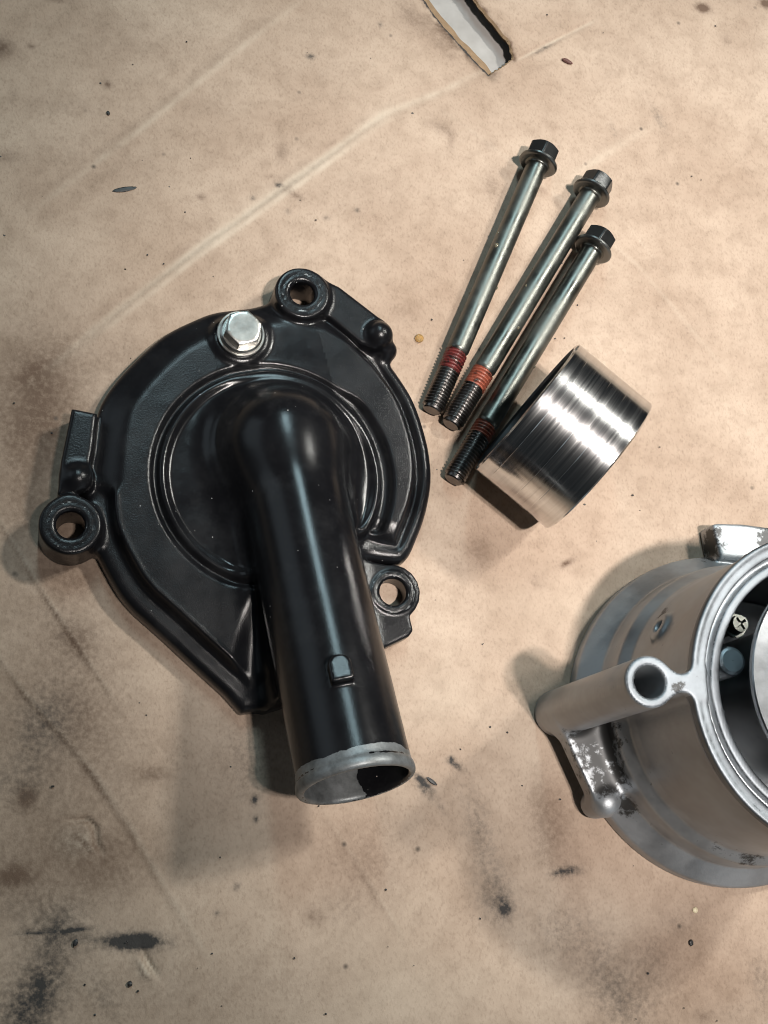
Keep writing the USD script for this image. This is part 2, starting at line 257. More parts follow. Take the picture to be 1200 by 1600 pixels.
    # things rest on the sheet: keep it below them
    far = sm(np.maximum(np.maximum(-60-X, X-292), np.maximum(-95-Y, Y-335)), 0, 30)
    Z = np.minimum(Z*(1-far), 0.9)-0.15
    Z = np.where(Z > 0.12, 0.12+(Z-0.12)*0.35, Z)
    # stains and tonal blots; wide brown ones on the left paint in shade
    def blot(arr, px, py, rx, ry, a, rot=0.0):
        c = U(px, py, 0); k = 0.182
        x, y = (X-c[0])/k, (Y-c[1])/k; ca, sa = math.cos(math.radians(rot)), math.sin(math.radians(rot))
        x, y = x*ca+y*sa, -x*sa+y*ca
        arr += a*np.exp(-((x/rx)**2+(y/ry)**2))
    for q in ((70, 1130, 62, 45, .50, 60), (30, 1225, 50, 40, .32), (70, 1535, 38, 75, .62, -10), (95, 1440, 40, 30, .38), (20, 1590, 40, 45, .45), (205, 1472, 55, 13, 1.0, -6), (215, 1470, 24, 10, .5), (165, 1560, 18, 40, .3, 30),
              (750, 1300, 28, 75, .42, 12), (775, 1405, 38, 42, .42), (790, 1420, 12, 14, .5), (885, 1455, 60, 50, .34), (945, 1520, 40, 50, .28), (980, 1575, 48, 40, .4), (1020, 1500, 24, 38, .25), (890, 1360, 22, 9, .75), (870, 1365, 12, 6, .5),
              (395, 1180, 42, 60, .30), (100, 990, 30, 60, .18, 30), (665, 1230, 12, 20, .8, 38), (712, 1195, 14, 6, .8, -35), (705, 1185, 6, 5, .6), (655, 1215, 10, 5, .6, -40), (690, 1263, 6, 12, .4, 30), (1030, 185, 10, 30, .42, 25), (960, 205, 8, 22, .28, 20), (850, 75, 30, 5, .6, 32),
              (485, 88, 9, 7, .75), (435, 288, 8, 5, .8), (450, 330, 6, 5, .6), (395, 308, 5, 4, .8), (558, 328, 6, 5, .6), (20, 1410, 30, 30, .2), (1190, 1530, 20, 40, .35), (1060, 1440, 26, 20, .2), (1150, 1580, 40, 20, .2), (595, 38, 6, 8, .5), (510, 340, 7, 5, .5), (540, 1420, 50, 25, .2), (370, 1385, 8, 8, .5), (340, 1427, 6, 4, .6), (398, 1250, 5, 7, .9), (400, 1280, 4, 5, .9), (45, 1458, 24, 3, .55), (120, 1453, 24, 3, .6, 3), (60, 1540, 10, 6, .2)):
        blot(soot, *q)
    for q in ((40, 640, 150, 190, .36), (60, 1000, 150, 170, .30, 30), (120, 1180, 130, 80, .28), (60, 1400, 130, 160, .30), (190, 1330, 90, 70, .22), (160, 1560, 160, 60, .22), (380, 1200, 80, 110, .26), (560, 1350, 110, 90, .22), (860, 1300, 50, 90, .3), (760, 870, 60, 60, .2), (1090, 1480, 150, 90, .24), (960, 1560, 130, 60, .24), (150, 250, 160, 120, .16), (250, 60, 200, 70, .16), (1000, 100, 160, 80, .12), (560, 300, 90, 60, .14), (420, 1540, 130, 60, .16)):  # the wide ones down the left put shade into the board's colour
        blot(brown, *q)
    brown = brown*(0.70+1.1*meshkit.fbm(np.stack([X/16, Y/16, 0*X+2], -1), 4, 17))
    for q in ((0, 75, 24, 24, .8), (48, 72, 8, 5, .7), (168, 132, 9, 9, .7), (1098, 12, 18, 12, 1.15), (1198, 5, 18, 12, 1.1), (1135, 62, 12, 15, .45), (315, 308, 9, 7, .6), (440, 238, 12, 22, .5), (462, 305, 18, 8, .6, -30), (425, 275, 14, 6, .4), (690, 200, 26, 14, .5, -25), (705, 225, 7, 22, .35), (765, 226, 14, 9, .35), (770, 290, 26, 40, .45), (845, 300, 14, 14, .4),
              (640, 25, 24, 40, .5, 35), (690, 70, 18, 40, .4, 40), (885, 880, 16, 6, .9, 25), (835, 907, 14, 14, .4), (910, 415, 9, 6, .5, -25), (630, 490, 40, 22, .25), (745, 855, 20, 22, .3), (60, 620, 70, 90, .32), (120, 900, 50, 40, .3), (180, 860, 20, 20, .2), (120, 1000, 40, 30, .35, -40), (200, 560, 60, 40, .22), (20, 150, 8, 18, .3), (240, 1210, 24, 14, .4), (15, 1370, 24, 18, .4), (40, 1245, 14, 16, .5), (480, 1215, 18, 18, .2), (580, 1340, 60, 60, .18), (1100, 1590, 20, 12, .4), (10, 245, 24, 12, .4), (90, 0, 24, 6, .5), (330, 345, 8, 6, .3), (100, 165, 70, 20, .2), (330, 170, 60, 30, .18), (520, 110, 50, 40, .15), (845, 105, 20, 5, .25, 30), (1010, 280, 14, 10, .2), (850, 1250, 40, 70, .2), (490, 1430, 14, 14, .35), (150, 1100, 80, 60, .18), (80, 1350, 90, 70, .18), (40, 800, 60, 80, .25)):
        blot(brown, *q)
    for q in ((450, 285, 120, 14, .6, 36), (590, 180, 50, 12, .5, 36), (330, 375, 70, 12, .6, 38), (125, 1318, 26, 18, .9), (230, 1515, 12, 12, .6), (880, 940, 120, 60, .35), (860, 1180, 60, 60, .3), (700, 1090, 60, 60, .3), (640, 1560, 120, 50, .35), (560, 1470, 80, 60, .35), (880, 1560, 60, 30, .2), (410, 1280, 60, 80, .25), (1000, 1440, 70, 24, .3)):
        blot(pale, *q)
    nx_, ny_ = X.shape; ids = np.arange(nx_*ny_).reshape(nx_, ny_)
    # move the nodes next to the slot onto its outline so that the cut is clean
    sdv = poly_sdf(X, Y, SLOTW); gx, gy = np.gradient(sdv); gl = np.hypot(gx, gy)+1e-9
    near = np.abs(sdv) < 0.50
    Xm = np.where(near, X-sdv*gx/gl*1.0, X); Ym = np.where(near, Y-sdv*gy/gl*1.0, Y)
    keepnode = (sdv > -0.50)
    q = np.stack([ids[:-1, :-1], ids[1:, :-1], ids[1:, 1:], ids[:-1, 1:]], -1).reshape(-1, 4)
    kn = keepnode.ravel(); q = q[kn[q].all(1)]
    # boundary edges of the cut get a wall down through the board's thickness
    v = np.stack([Xm, Ym, Z], -1).reshape(-1, 3)
    Gx, Gy = np.gradient(Z, xs, ys); nrm = np.stack([-Gx, -Gy, np.ones_like(Z)], -1).reshape(-1, 3); nrm /= np.linalg.norm(nrm, axis=1, keepdims=True)
    p = put('cardboard', v, q, M_card, normals=nrm, attrs={'soot': np.clip(soot*1.15, 0, 1.5).ravel(), 'brown': np.clip(brown, 0, 1.3).ravel(), 'pale': np.clip(pale, 0, 1).ravel()})
    tag(p, 'stained brown cardboard sheet with a slot cut in it, lying under all the parts', kind='structure')
    e = {}
    for a, b in ((0, 1), (1, 2), (2, 3), (3, 0)):
        for i, j in q[:, [a, b]]:
            k = (j, i)
            if k in e: del e[k]
            else: e[(i, j)] = 1
    cx, cy = SLOT.mean(0); wall = []; edges = [k for k in e if math.hypot(v[k[0], 0]-cx, v[k[0], 1]-cy) < 60]
    pts = []; fs = []
    for i, j in edges:
        lev = [0, -0.5, -0.6, -1.2, -1.9, -2.6, -3.3, -3.4, -3.9]; off = [0, -0.45, -0.55, -0.2, 1.2, 1.8, 1.9, 1.7, 1.5]
        nrm2 = np.array([v[i, 1]-v[j, 1], v[j, 0]-v[i, 0]]); nrm2 = nrm2/ (np.linalg.norm(nrm2)+1e-9); nrm2 = nrm2 if nrm2@(np.array([cx, cy])-v[i, :2]) < 0 else -nrm2
        b0 = len(pts)
        for l, o in zip(lev, off):
            for k in (i, j):
                jit = 0.25*math.sin(v[k, 0]*3.1+v[k, 1]*2.3+l*4)*(1 if l < 0 else 0)
                pts.append((v[k, 0]+nrm2[0]*(o+jit), v[k, 1]+nrm2[1]*(o+jit), v[k, 2]+l))
        for r in range(len(lev)-1): fs.append((b0+2*r, b0+2*r+2, b0+2*r+3, b0+2*r+1))
    # the left lip: a strip of board folded down into the slot
    A = spline(SLOT[:5], 10, False); A = A[np.argsort(A[:, 1])]; t = np.gradient(A, axis=0); t /= np.linalg.norm(t, axis=1, keepdims=True); nr_ = np.stack([t[:, 1], -t[:, 0]], 1)
    if (nr_.mean(0))@(SLOT.mean(0)-A.mean(0)) < 0: nr_ = -nr_
    w_ = 2.4+0.9*meshkit.noise(np.stack([A[:, 1]/3, 0*A[:, 1], 0*A[:, 1]], -1), 12); rows_ = [np.c_[A-nr_*0.5, np.full(len(A), -1.9)], np.c_[A+nr_*0.25, np.full(len(A), -1.75)], np.c_[A+nr_*(w_*0.6)[:, None], np.full(len(A), -2.0)], np.c_[A+nr_*w_[:, None], np.full(len(A), -2.5)], np.c_[A+nr_*w_[:, None]*0.9, np.full(len(A), -4.3)]]
    LV = np.vstack(rows_); na = len(A); LF = [(r*na+i, r*na+i+1, (r+1)*na+i+1, (r+1)*na+i) for r in range(4) for i in range(na-1)]
    put('folded_lip', LV, np.array(LF), M_cutedge, str(p.GetPath()))
    put('cut_edge', np.array(pts), np.array(fs), M_cutedge, str(p.GetPath()))
M_card = mat('stained_cardboard', {'g': ('geometry', {}), 's': ('attribute', {'attribute': 'soot'}), 'b': ('attribute', {'attribute': 'brown'}), 'pl': ('attribute', {'attribute': 'pale'}),
    'nl': ('noise_texture', {'scale': 22.0, 'detail': 5.0, 'roughness': 0.6}), 'nm': ('noise_texture', {'scale': 170.0, 'detail': 6.0, 'roughness': 0.65}), 'mp': ('mapping', {'scale': (1.0, 0.6, 1.0), 'rotation': (0, 0, 0.6)}), 'nf': ('noise_texture', {'scale': 1500.0, 'detail': 4.0, 'roughness': 0.6}), 'nq': ('noise_texture', {'scale': 620.0, 'detail': 5.0, 'roughness': 0.7}),
    'c1': ('mix_color', {'a': (0.292, 0.210, 0.153), 'b': (0.418, 0.323, 0.249)}), 'l1': ('map_range', {'from_min': 0.3, 'from_max': 0.7, 'to_min': 0.0, 'to_max': 1.0, 'clamp': True}),
    'c2': ('mix_color', {'blend_type': 'multiply', 'b': (0.80, 0.78, 0.76)}), 'l2': ('map_range', {'from_min': 0.45, 'from_max': 0.70, 'to_min': 0.0, 'to_max': 0.9, 'clamp': True}),
    'c3': ('mix_color', {'blend_type': 'multiply', 'b': (0.66, 0.63, 0.60)}), 'l3': ('map_range', {'from_min': 0.50, 'from_max': 0.70, 'to_min': 0.0, 'to_max': 0.58, 'clamp': True}),
    'cp': ('mix_color', {'b': (0.53, 0.45, 0.36)}), 'cpm': ('math', {'math_type': 'multiply', 'value2': 0.55}),
    'ba': ('math', {'math_type': 'multiply_add', 'value2': 2.2, 'value3': -0.95}), 'bs': ('math', {'math_type': 'add'}), 'bm': ('map_range', {'from_min': 0.0, 'from_max': 1.0, 'to_min': 0.0, 'to_max': 1.0, 'clamp': True}), 'bk': ('math', {'math_type': 'multiply'}), 'bk2': ('math', {'math_type': 'multiply_add', 'value2': 0.24, 'use_clamp': True}), 'cb': ('mix_color', {'b': (0.105, 0.064, 0.042)}),
    'sa': ('math', {'math_type': 'multiply_add', 'value2': 3.2, 'value3': -1.6}), 'ss': ('math', {'math_type': 'add'}), 'sx': ('map_range', {'from_min': 0.05, 'from_max': 1.1, 'to_min': 0.0, 'to_max': 0.97, 'clamp': True}), 'sk': ('math', {'math_type': 'multiply'}), 'sk3': ('math', {'math_type': 'multiply_add', 'value2': 0.26, 'use_clamp': True}), 'sk2': ('math', {'math_type': 'minimum', 'value2': 1.0}), 'cs': ('mix_color', {'b': (0.030, 0.026, 0.024)}),
    'v': ('voronoi_texture', {'scale': 95.0, 'randomness': 1.0}), 'vc': ('separate_color', {}), 'vd': ('map_range', {'from_min': 0.02, 'from_max': 0.09, 'to_min': 0.85, 'to_max': 0.0, 'clamp': True}), 'vt': ('map_range', {'from_min': 0.72, 'from_max': 0.80, 'to_min': 0.0, 'to_max': 1.0, 'clamp': True}), 'vm': ('math', {'math_type': 'multiply'}), 'cv': ('mix_color', {'b': (0.06, 0.045, 0.035)}),
    'bp': ('bump', {'strength': 0.6, 'distance': 0.00014}), 'bp2': ('bump', {'strength': 0.6, 'distance': 0.0004}), 'p': ('principled_bsdf', {'roughness': 0.72, 'specular_ior_level': 0.3})},
    [('g.position', 'nl.vector'), ('g.position', 'nm.vector'), ('g.position', 'mp.vector'), ('mp.vector', 'nf.vector'), ('g.position', 'nq.vector'), ('nl.fac', 'l1.value'), ('l1.result', 'c1.fac'), ('c1.result', 'c2.a'), ('nm.fac', 'l2.value'), ('l2.result', 'c2.fac'),
     ('c2.result', 'c3.a'), ('nf.fac', 'l3.value'), ('l3.result', 'c3.fac'), ('c3.result', 'cp.a'), ('pl.fac', 'cpm.value1'), ('cpm.value', 'cp.fac'), ('cp.result', 'cb.a'),
     ('nq.fac', 'ba.value1'), ('ba.value', 'bs.value1'), ('b.fac', 'bs.value2'), ('bs.value', 'bm.value'), ('bm.result', 'bk.value1'), ('b.fac', 'bk.value2'), ('b.fac', 'bk2.value1'), ('bk.value', 'bk2.value3'), ('bk2.value', 'cb.fac'), ('cb.result', 'cs.a'),
     ('nq.fac', 'sa.value1'), ('sa.value', 'ss.value1'), ('s.fac', 'ss.value2'), ('ss.value', 'sx.value'), ('sx.result', 'sk.value1'), ('s.fac', 'sk2.value1'), ('sk2.value', 'sk.value2'), ('s.fac', 'sk3.value1'), ('sk.value', 'sk3.value3'), ('sk3.value', 'cs.fac'),
     ('g.position', 'v.vector'), ('v.distance', 'vd.value'), ('v.color', 'vc.color'), ('vc.r', 'vt.value'), ('vd.result', 'vm.value1'), ('vt.result', 'vm.value2'), ('vm.value', 'cv.fac'), ('cs.result', 'cv.a'), ('cv.result', 'p.base_color'),
     ('nf.fac', 'bp.height'), ('nm.fac', 'bp2.height'), ('bp2.normal', 'bp.normal'), ('bp.normal', 'p.normal')])
M_cutedge = plain('torn_board_edge', (0.26, 0.17, 0.095), 0.85)
cardboard()
tb = trimesh.creation.box((1300, 1340, 30)); tb.apply_translation((130, 100, -20.2))
tag(put_tm('table_top', tb, M_table, smooth=False), 'pale table top seen through the slot in the cardboard', kind='structure')
# ------------------------------------------------------------------ black pump cover
def build_cover():
    HH = 0.5
    x0, x1, y0, y1, z0, z1 = -10, 118, 10, 180, -1.5, 58
    X1 = np.arange(x0, x1, HH); Y1 = np.arange(y0, y1, HH); Z1 = np.arange(z0, z1, HH)
    X, Y = np.meshgrid(X1, Y1, indexing='ij'); Z = Z1[None, None, :].astype(np.float32)
    top = [(440, 474), (415, 476), (390, 482), (340, 488), (307, 499), (257, 524), (217, 558), (183, 594), (163, 622)]
    left = [(150, 660), (140, 720), (135, 790), (140, 840), (152, 873), (167, 903), (187, 937), (213, 967)]
    tip = [(253, 1003), (300, 1047), (347, 1090), (373, 1119)]
    right = [(566, 872), (600, 878), (634, 876), (655, 835), (668, 796), (675, 753), (673, 715), (667, 684), (655, 645), (640, 612), (616, 576), (600, 555), (560, 515), (510, 480)]
    O = np.vstack([spline(np.vstack([UU(top, 5), UU(left, 1)]), 4, False), UU(tip, 0), UU([(392, 1114), (424, 1097)], 0), UU([(500, 1040)], 3), spline(UU(right, 6), 4, False)])
    d = -poly_sdf(X, Y, O)                                          # inside distance
    C = U(425, 742, 11)[:2]; B = U(376, 523, 11.5)[:2]
    r = np.hypot(X-C[0], Y-C[1]); th = np.degrees(np.arctan2(Y-C[1], X-C[0])); rb = np.hypot(X-B[0], Y-B[1])
    dc = smax(r-30.0, 10.2-rb, 4.0)
    right_m = sm(th, -62, -40)*(1-sm(th, 38, 55))
    ul = sm(th, 55, 80)+sm(-th, 172, 178); ul = np.clip(ul, 0, 1)
    rm = sm(-th, 20, 36)*(1-sm(-th, 97, 105))
    lo = 5.0*(1-ul)+0.4*ul; lo = lo-0.6*right_m
    h = 7.0+3.5*sm((d-lo)/(2.9+6.5*ul), 0, 1)*(1-0.85*rm*sm(dc, 0.0, 1.0))
    h += 0.40*np.exp(-((d-7.3)/0.7)**2)*(1-ul)*(1-right_m)*(1-rm)*sm(-th, 95, 110)
    h -= 1.5*np.exp(-((d-4.5)/1.1)**2)*right_m*(1-rm)
    wid = 2.9+1.7*right_m
    h -= (1.7+0.5*right_m)*sm(dc, 0.0, 1.9)*(1-sm(dc, wid-1.6, wid+0.7))*sm(d, 6.5, 8.5)
    h += 0.25*np.exp(-(dc/1.1)**2)
    h -= 1.0*sm(-dc, 0.4, 2.6)
    h = h+0.9*(1-sm(rb, 7.2, 9.6))*sm(d, 1.5, 5)                    # boss under the hex bolt
    h = h+(meshkit.fbm(np.stack([X/5, Y/5, 0*X], -1), 3, 4)-0.5)*0.10
    gx, gy = np.gradient(h, HH); sl = np.sqrt(1+gx**2+gy**2)
    zh = Z-h[..., None]; body = (zh/(1+(sl[..., None]-1)*np.exp(-(zh/2.0)**2))).astype(np.float32)
    body = smax(body, (-d)[..., None].astype(np.float32), 3.2)
    E = U(557.3, 1226, 33.0); el, az = math.radians(13.9), math.radians(-84.1)
    D = np.array([math.cos(el)*math.cos(az), math.cos(el)*math.sin(az), math.sin(el)]); Wv = np.cross(D, [0, 0, 1.0]); Wv /= np.linalg.norm(Wv); Vv = np.cross(Wv, D)
    rp = 14.48
    A3 = [X[..., None]-E[0], Y[..., None]-E[1], Z-E[2]]
    T = (A3[0]*D[0]+A3[1]*D[1]+A3[2]*D[2]).astype(np.float32); Us = (A3[0]*Wv[0]+A3[1]*Wv[1]+A3[2]*Wv[2]).astype(np.float32); Vs = (A3[0]*Vv[0]+A3[1]*Vv[1]+A3[2]*Vv[2]).astype(np.float32)
    R = np.hypot(Us, Vs)
    # length back to the elbow
    Lp = min(np.arange(60, 120, 0.5), key=lambda L: abs(1e9 if (E-D*L)[2] < 1 else proj_y(E-D*L)-703))
    S = E-D*Lp
    rad = rp+np.clip(T, -90, 0)*(0.56/60)+2.0*np.exp(-np.maximum(T+Lp, 0)/19.0)
    pipe = smax(R-rad, T, 1.2)
    rs = np.sqrt((X[..., None]-S[0])**2+(Y[..., None]-S[1])**2+(Z-S[2])**2).astype(np.float32); domer = rp-Lp*0.56/60+2.0
    pipe = np.where(T > -Lp, pipe, rs-domer); dc3 = U(438, 703, S[2]); pipe = smin(pipe, np.sqrt((X[..., None]-dc3[0])**2+(Y[..., None]-dc3[1])**2+(Z-S[2]+1.5)**2).astype(np.float32)-16.3, 8.0)
    lip = np.hypot(np.maximum(np.abs(T+1.3)-0.3, 0), R-(rp-0.55))-0.85
    pipe = smin(pipe, lip, 1.4)
    elbow = smax(np.hypot(X-S[0], Y-S[1])[..., None].astype(np.float32)-domer-1.6-0.2*np.maximum(S[2]-Z, 0), Z-S[2]+0.5, 1.0)
    # cast web under the pipe
    Th = (X-E[0])*D[0]/math.cos(el)+(Y-E[1])*D[1]/math.cos(el); Uh = (X-E[0])*Wv[0]+(Y-E[1])*Wv[1]
    tq = (np.append(U(408, 1104, 0)[:2], 0)-E)@np.array([D[0], D[1], 0])/math.cos(el)
    web2 = np.maximum(np.abs(Uh)-12.6, np.maximum(Th-tq, -Th-Lp))
    web = smax(web2[..., None].astype(np.float32), Z-(E[2]+Th[..., None]*math.tan(el)).astype(np.float32), 1.0)
    # stop tab on the pipe
    tp = U(532, 1043, 43.0); t0 = (tp-E)@D; u0 = (tp-E)@Wv; phi = math.atan2(u0, (tp-E)@Vv)
    ang = np.arctan2(Us, Vs)-phi; ua = ang*rp
    tt = T-t0
    tab2 = np.where(tt < -1.0, np.hypot(ua, tt+1.0)-2.5, np.maximum(np.abs(ua)-2.5, tt-3.4))
    tab = smax(tab2, np.abs(Vs*math.cos(phi)+Us*math.sin(phi)-rp)-2.5, 0.6)
    comp = {}
    def boss(px, py, top, ro, ri, step=0.5, z_lo=0.0):
        c = U(px, py, top)[:2]; q = np.hypot(X-c[0], Y-c[1])[..., None].astype(np.float32)
        b = smax(q-ro-0.02*(top-Z), Z-top, 1.0)
        ring = np.maximum(np.abs(q-(ro+ri)/2.0)-0.16, -(Z-(top-0.35)))     # turned line around the seat
        b = np.maximum(b, -ring)
        return b, q, c
    b1, q1, c1 = boss(473, 457, 12.5, 8.0, 3.6); b2, q2, c2 = boss(110, 819, 12.5, 8.1, 3.7); b3, q3, c3 = boss(615, 924, 7.2, 6.3, 3.9)
    def plate(pts, top, k=1.2, zz=None):
        P = UU(pts, zz if zz is not None else top); return smax(poly_sdf(X, Y, P)[..., None].astype(np.float32), Z-top, k)
    lug1 = plate([(500, 432), (531, 447), (600, 500), (606, 522), (585, 545), (563, 536), (515, 496), (490, 480)], 10.5)
    lug2 = plate([(112, 637), (152, 645), (146, 700), (134, 760), (90, 770), (95, 720)], 11.0)
    def knob(px, py, zc, rr, drop=None):
        c = U(px, py, zc); s = np.sqrt((X-c[0])[..., None]**2+(Y-c[1])[..., None]**2+(Z-c[2])**2).astype(np.float32)-rr
        cy = np.maximum(np.hypot(X-c[0], Y-c[1])[..., None].astype(np.float32)-rr, Z-c[2]); return smin(s, cy, 0.5)
    k1 = knob(592, 524, 9.8, 4.1); k2 = knob(122, 748, 9.6, 3.8)
    earP = np.vstack([UU([(545, 870), (590, 879)], 6.5), [c3+8.0*np.array([math.cos(a), math.sin(a)]) for a in np.radians([100, 80, 60, 40, 20, 0, -20, -38])], UU([(641, 962), (646, 985), (640, 994), (598, 1014), (545, 1040)], 6.5)])
    ear = smax(poly_sdf(X, Y, earP)[..., None].astype(np.float32), Z-6.6, 0.9)
    nub = knob(603, 548, 6.5, 3.2)
    parts = [body, np.minimum(b1, 99), b2, b3, smin(lug1, nub, 1.0), lug2, k1, k2, ear, smin(web, elbow, 2.5), pipe, tab]
    F = parts[0]
    F = smin(F, parts[8], 0.6); F = smin(F, parts[4], 1.8); F = smin(F, parts[5], 1.8); F = smin(F, parts[6], 1.5); F = smin(F, parts[7], 2.0)
    F = smin(F, b1, 2.2); F = smin(F, b2, 2.6); F = smin(F, b3, 0.5)
    P = smin(elbow, pipe, 3.0); P = smin(P, web, 2.5); P = smin(P, tab, 0.7)
    F = smin(F, P, 9.0)
    for q, rr, tp_ in ((q1, 3.55, 12.5), (q2, 3.65, 12.5), (q3, 3.8, 7.2)):
        F = smax(F, -np.maximum(q-rr-np.clip(Z-(tp_-0.6), 0, 0.8), Z-tp_-2.0), 0.4)
    bore = np.maximum(R-12.9, -T-45); F = smax(F, -bore, 0.8)
    F = np.maximum(F, 0.12-Z)
    v, q, n = surface_nets(F.astype(np.float32), np.array([x0, y0, z0]), HH)
    # which part each face belongs to
    cen = v[q].mean(1); gi = ((cen-[x0, y0, z0])/HH).T
    vals = np.stack([map_coordinates(np.broadcast_to(p, F.shape).astype(np.float32), gi, order=1, mode='nearest') for p in parts], 1)
    vals[:, 0] -= 0.25
    a = vals.argmin(1)
    cT = (cen-E)@D; cR = np.hypot((cen-E)@Wv, (cen-E)@Vv)
    inb = (cR < 13.4) & (cT > -44)
    for qk, ck, ro, k in ((q1, c1, 3.9, 1), (q2, c2, 4.0, 2), (q3, c3, 4.2, 3)): a[np.hypot(cen[:, 0]-ck[0], cen[:, 1]-ck[1]) < ro] = k
    a[inb] = 10; a[(a == 10) & (cT > -5.2) & ~inb] = 12; a[a == 8] = 0; a[a == 9] = 13
    order = [0, 1, 2, 3, 4, 5, 6, 7, 13, 10, 12, 11]; names = ['cover_plate', 'mounting_boss', 'mounting_boss', 'mounting_boss', 'lug', 'lug', 'knob', 'knob', 'elbow', 'outlet_pipe', 'pipe_lip', 'stop_tab']
    lab = np.full(len(a), -1)
    for k, o in enumerate(order): lab[a == o] = k
    vT = (v-E)@D; vR = np.hypot((v-E)@Wv, (v-E)@Vv); vu = (v-E)@Wv; vv = (v-E)@Vv
    wob = meshkit.noise(np.stack([np.arctan2(vu, vv)*3, 0*vT, 0*vT], 1), 5)*1.2
    bare = np.where((vR > 13.5), sm(vT, -4.5-wob, -3.9-wob)*1.25, 0.0)
    bare = bare-0.95*np.exp(-((vT+2.9)/0.42)**2)*(vR > 13.5)*sm(meshkit.noise(np.stack([np.arctan2(vu, vv)*3.2, 0*vT, 0*vT+3], 1), 2), 0.30, 0.45)
    bare = np.where((vR < 13.4) & (vT > -42) , sm(vu+4.5*(meshkit.fbm(v/4.0, 3, 41)-0.5), -6.0, -2.0)*sm(vT+9.0*(meshkit.fbm(v/5.0, 3, 43)-0.5), -20, -18)*1.15, bare)
    bare = np.where(vT > -42, bare, 0)
    vtab = (np.abs(vT-t0) < 4.2) & (vv*math.cos(phi)+vu*math.sin(phi) > rp+2.15) & (np.abs(vu*math.cos(phi)-vv*math.sin(phi)) < 2.7); bare = np.where(vtab, 0.12, bare)
    h_d = map_coordinates(d, ((v[:, :2]-[x0, y0])/HH).T, order=1, mode='nearest'); h_dc = map_coordinates(dc, ((v[:, :2]-[x0, y0])/HH).T, order=1, mode='nearest')
    grain = np.where(v[:, 2] < 14, sm(h_dc, -0.5, 1.0), 0.0); grain = np.maximum(grain, 0.35*sm(vT, -60, -20)*(vR < 16)); grain = np.where((vR < 17.5) & (vT < 0.5), np.minimum(grain, 0.3), grain)
    chip = np.zeros(len(v)); nzc = meshkit.noise(v*0.9, 11)
    for cc, top_, r_in, r_out in ((c1, 12.5, 3.7, 5.8), (c2, 12.5, 3.8, 5.9), (c3, 7.2, 4.0, 6.1)):
        q_ = np.hypot(v[:, 0]-cc[0], v[:, 1]-cc[1]); near_ = np.exp(-((v[:, 2]-top_)/0.9)**2)
        chip = np.maximum(chip, near_*np.maximum(0.62*np.exp(-((q_-r_out)/0.28)**2), 0.5*np.exp(-((q_-r_in-0.4)/0.3)**2)))
    bare = np.maximum(bare, chip*(0.45+0.6*nzc))
    par, prim = thing('pump_cover', 'black painted cast pump cover with a long outlet pipe and three bolt holes', 'pump cover')
    made = {}
    for k in range(len(names)):
        f = q[lab == k]
        if not len(f): continue
        u, inv = np.unique(f, return_inverse=True)
        parent = par
        if names[k] in ('pipe_lip', 'stop_tab'): parent = made['outlet_pipe']
        if names[k] == 'knob': parent = made['lug' if k == 6 else 'lug1']
        lm = names[k] in ('outlet_pipe', 'pipe_lip', 'stop_tab')
        pr = put(names[k], v[u], inv.reshape(f.shape), M_pipe, parent, n[u], {'bare': bare[u], 'grain': grain[u]})
        key = names[k] if k != 5 else 'lug1'; made[key] = str(pr.GetPath())
        if names[k] == 'pipe_lip': tag(pr, 'bare grey aluminium lip where the paint has worn off')
        if k == 3: tag(pr, 'flat low bolt ear beside the pipe')
    # drain bolt with its washer
    zt = float(h[np.unravel_index(np.argmin(rb), rb.shape)])-0.1
    bx = np.array([B[0], B[1], zt]); ax = np.array([0.02, -0.05, 1.0]); ax /= np.linalg.norm(ax)
    e1 = np.cross([0, 1, 0], ax); e1 /= np.linalg.norm(e1); e2 = np.cross(ax, e1)
    bp = str(UsdGeom.Xform.Define(stage, path_for('hex_bolt', par)).GetPath())
    UsdGeom.Xformable(stage.GetPrimAtPath(bp)).AddTransformOp().Set(frame_matrix(bx, ax, e1, e2))
    put_tm('washer', lathe([(0, 2), (0, 6.5), (0.25, 6.8), (0.9, 6.8), (1.1, 6.6), (1.1, 2)], 72), M_zinc, bp)
    put_tm('bolt_flange', lathe([(1.15, 2), (1.15, 5.8), (1.35, 6.05), (1.75, 6.0), (2.2, 5.5), (2.3, 2)], 72), M_zinc, bp)
    put_tm('bolt_head', hex_head(2.2, 6.1, 4.7, 15, crisp=True), M_zinc, bp, smooth=25)
def proj_y(P):
    q = CR @ (np.asarray(P)-[0, 0, CAM_H]); return 800+LENS*q[1]/q[2]
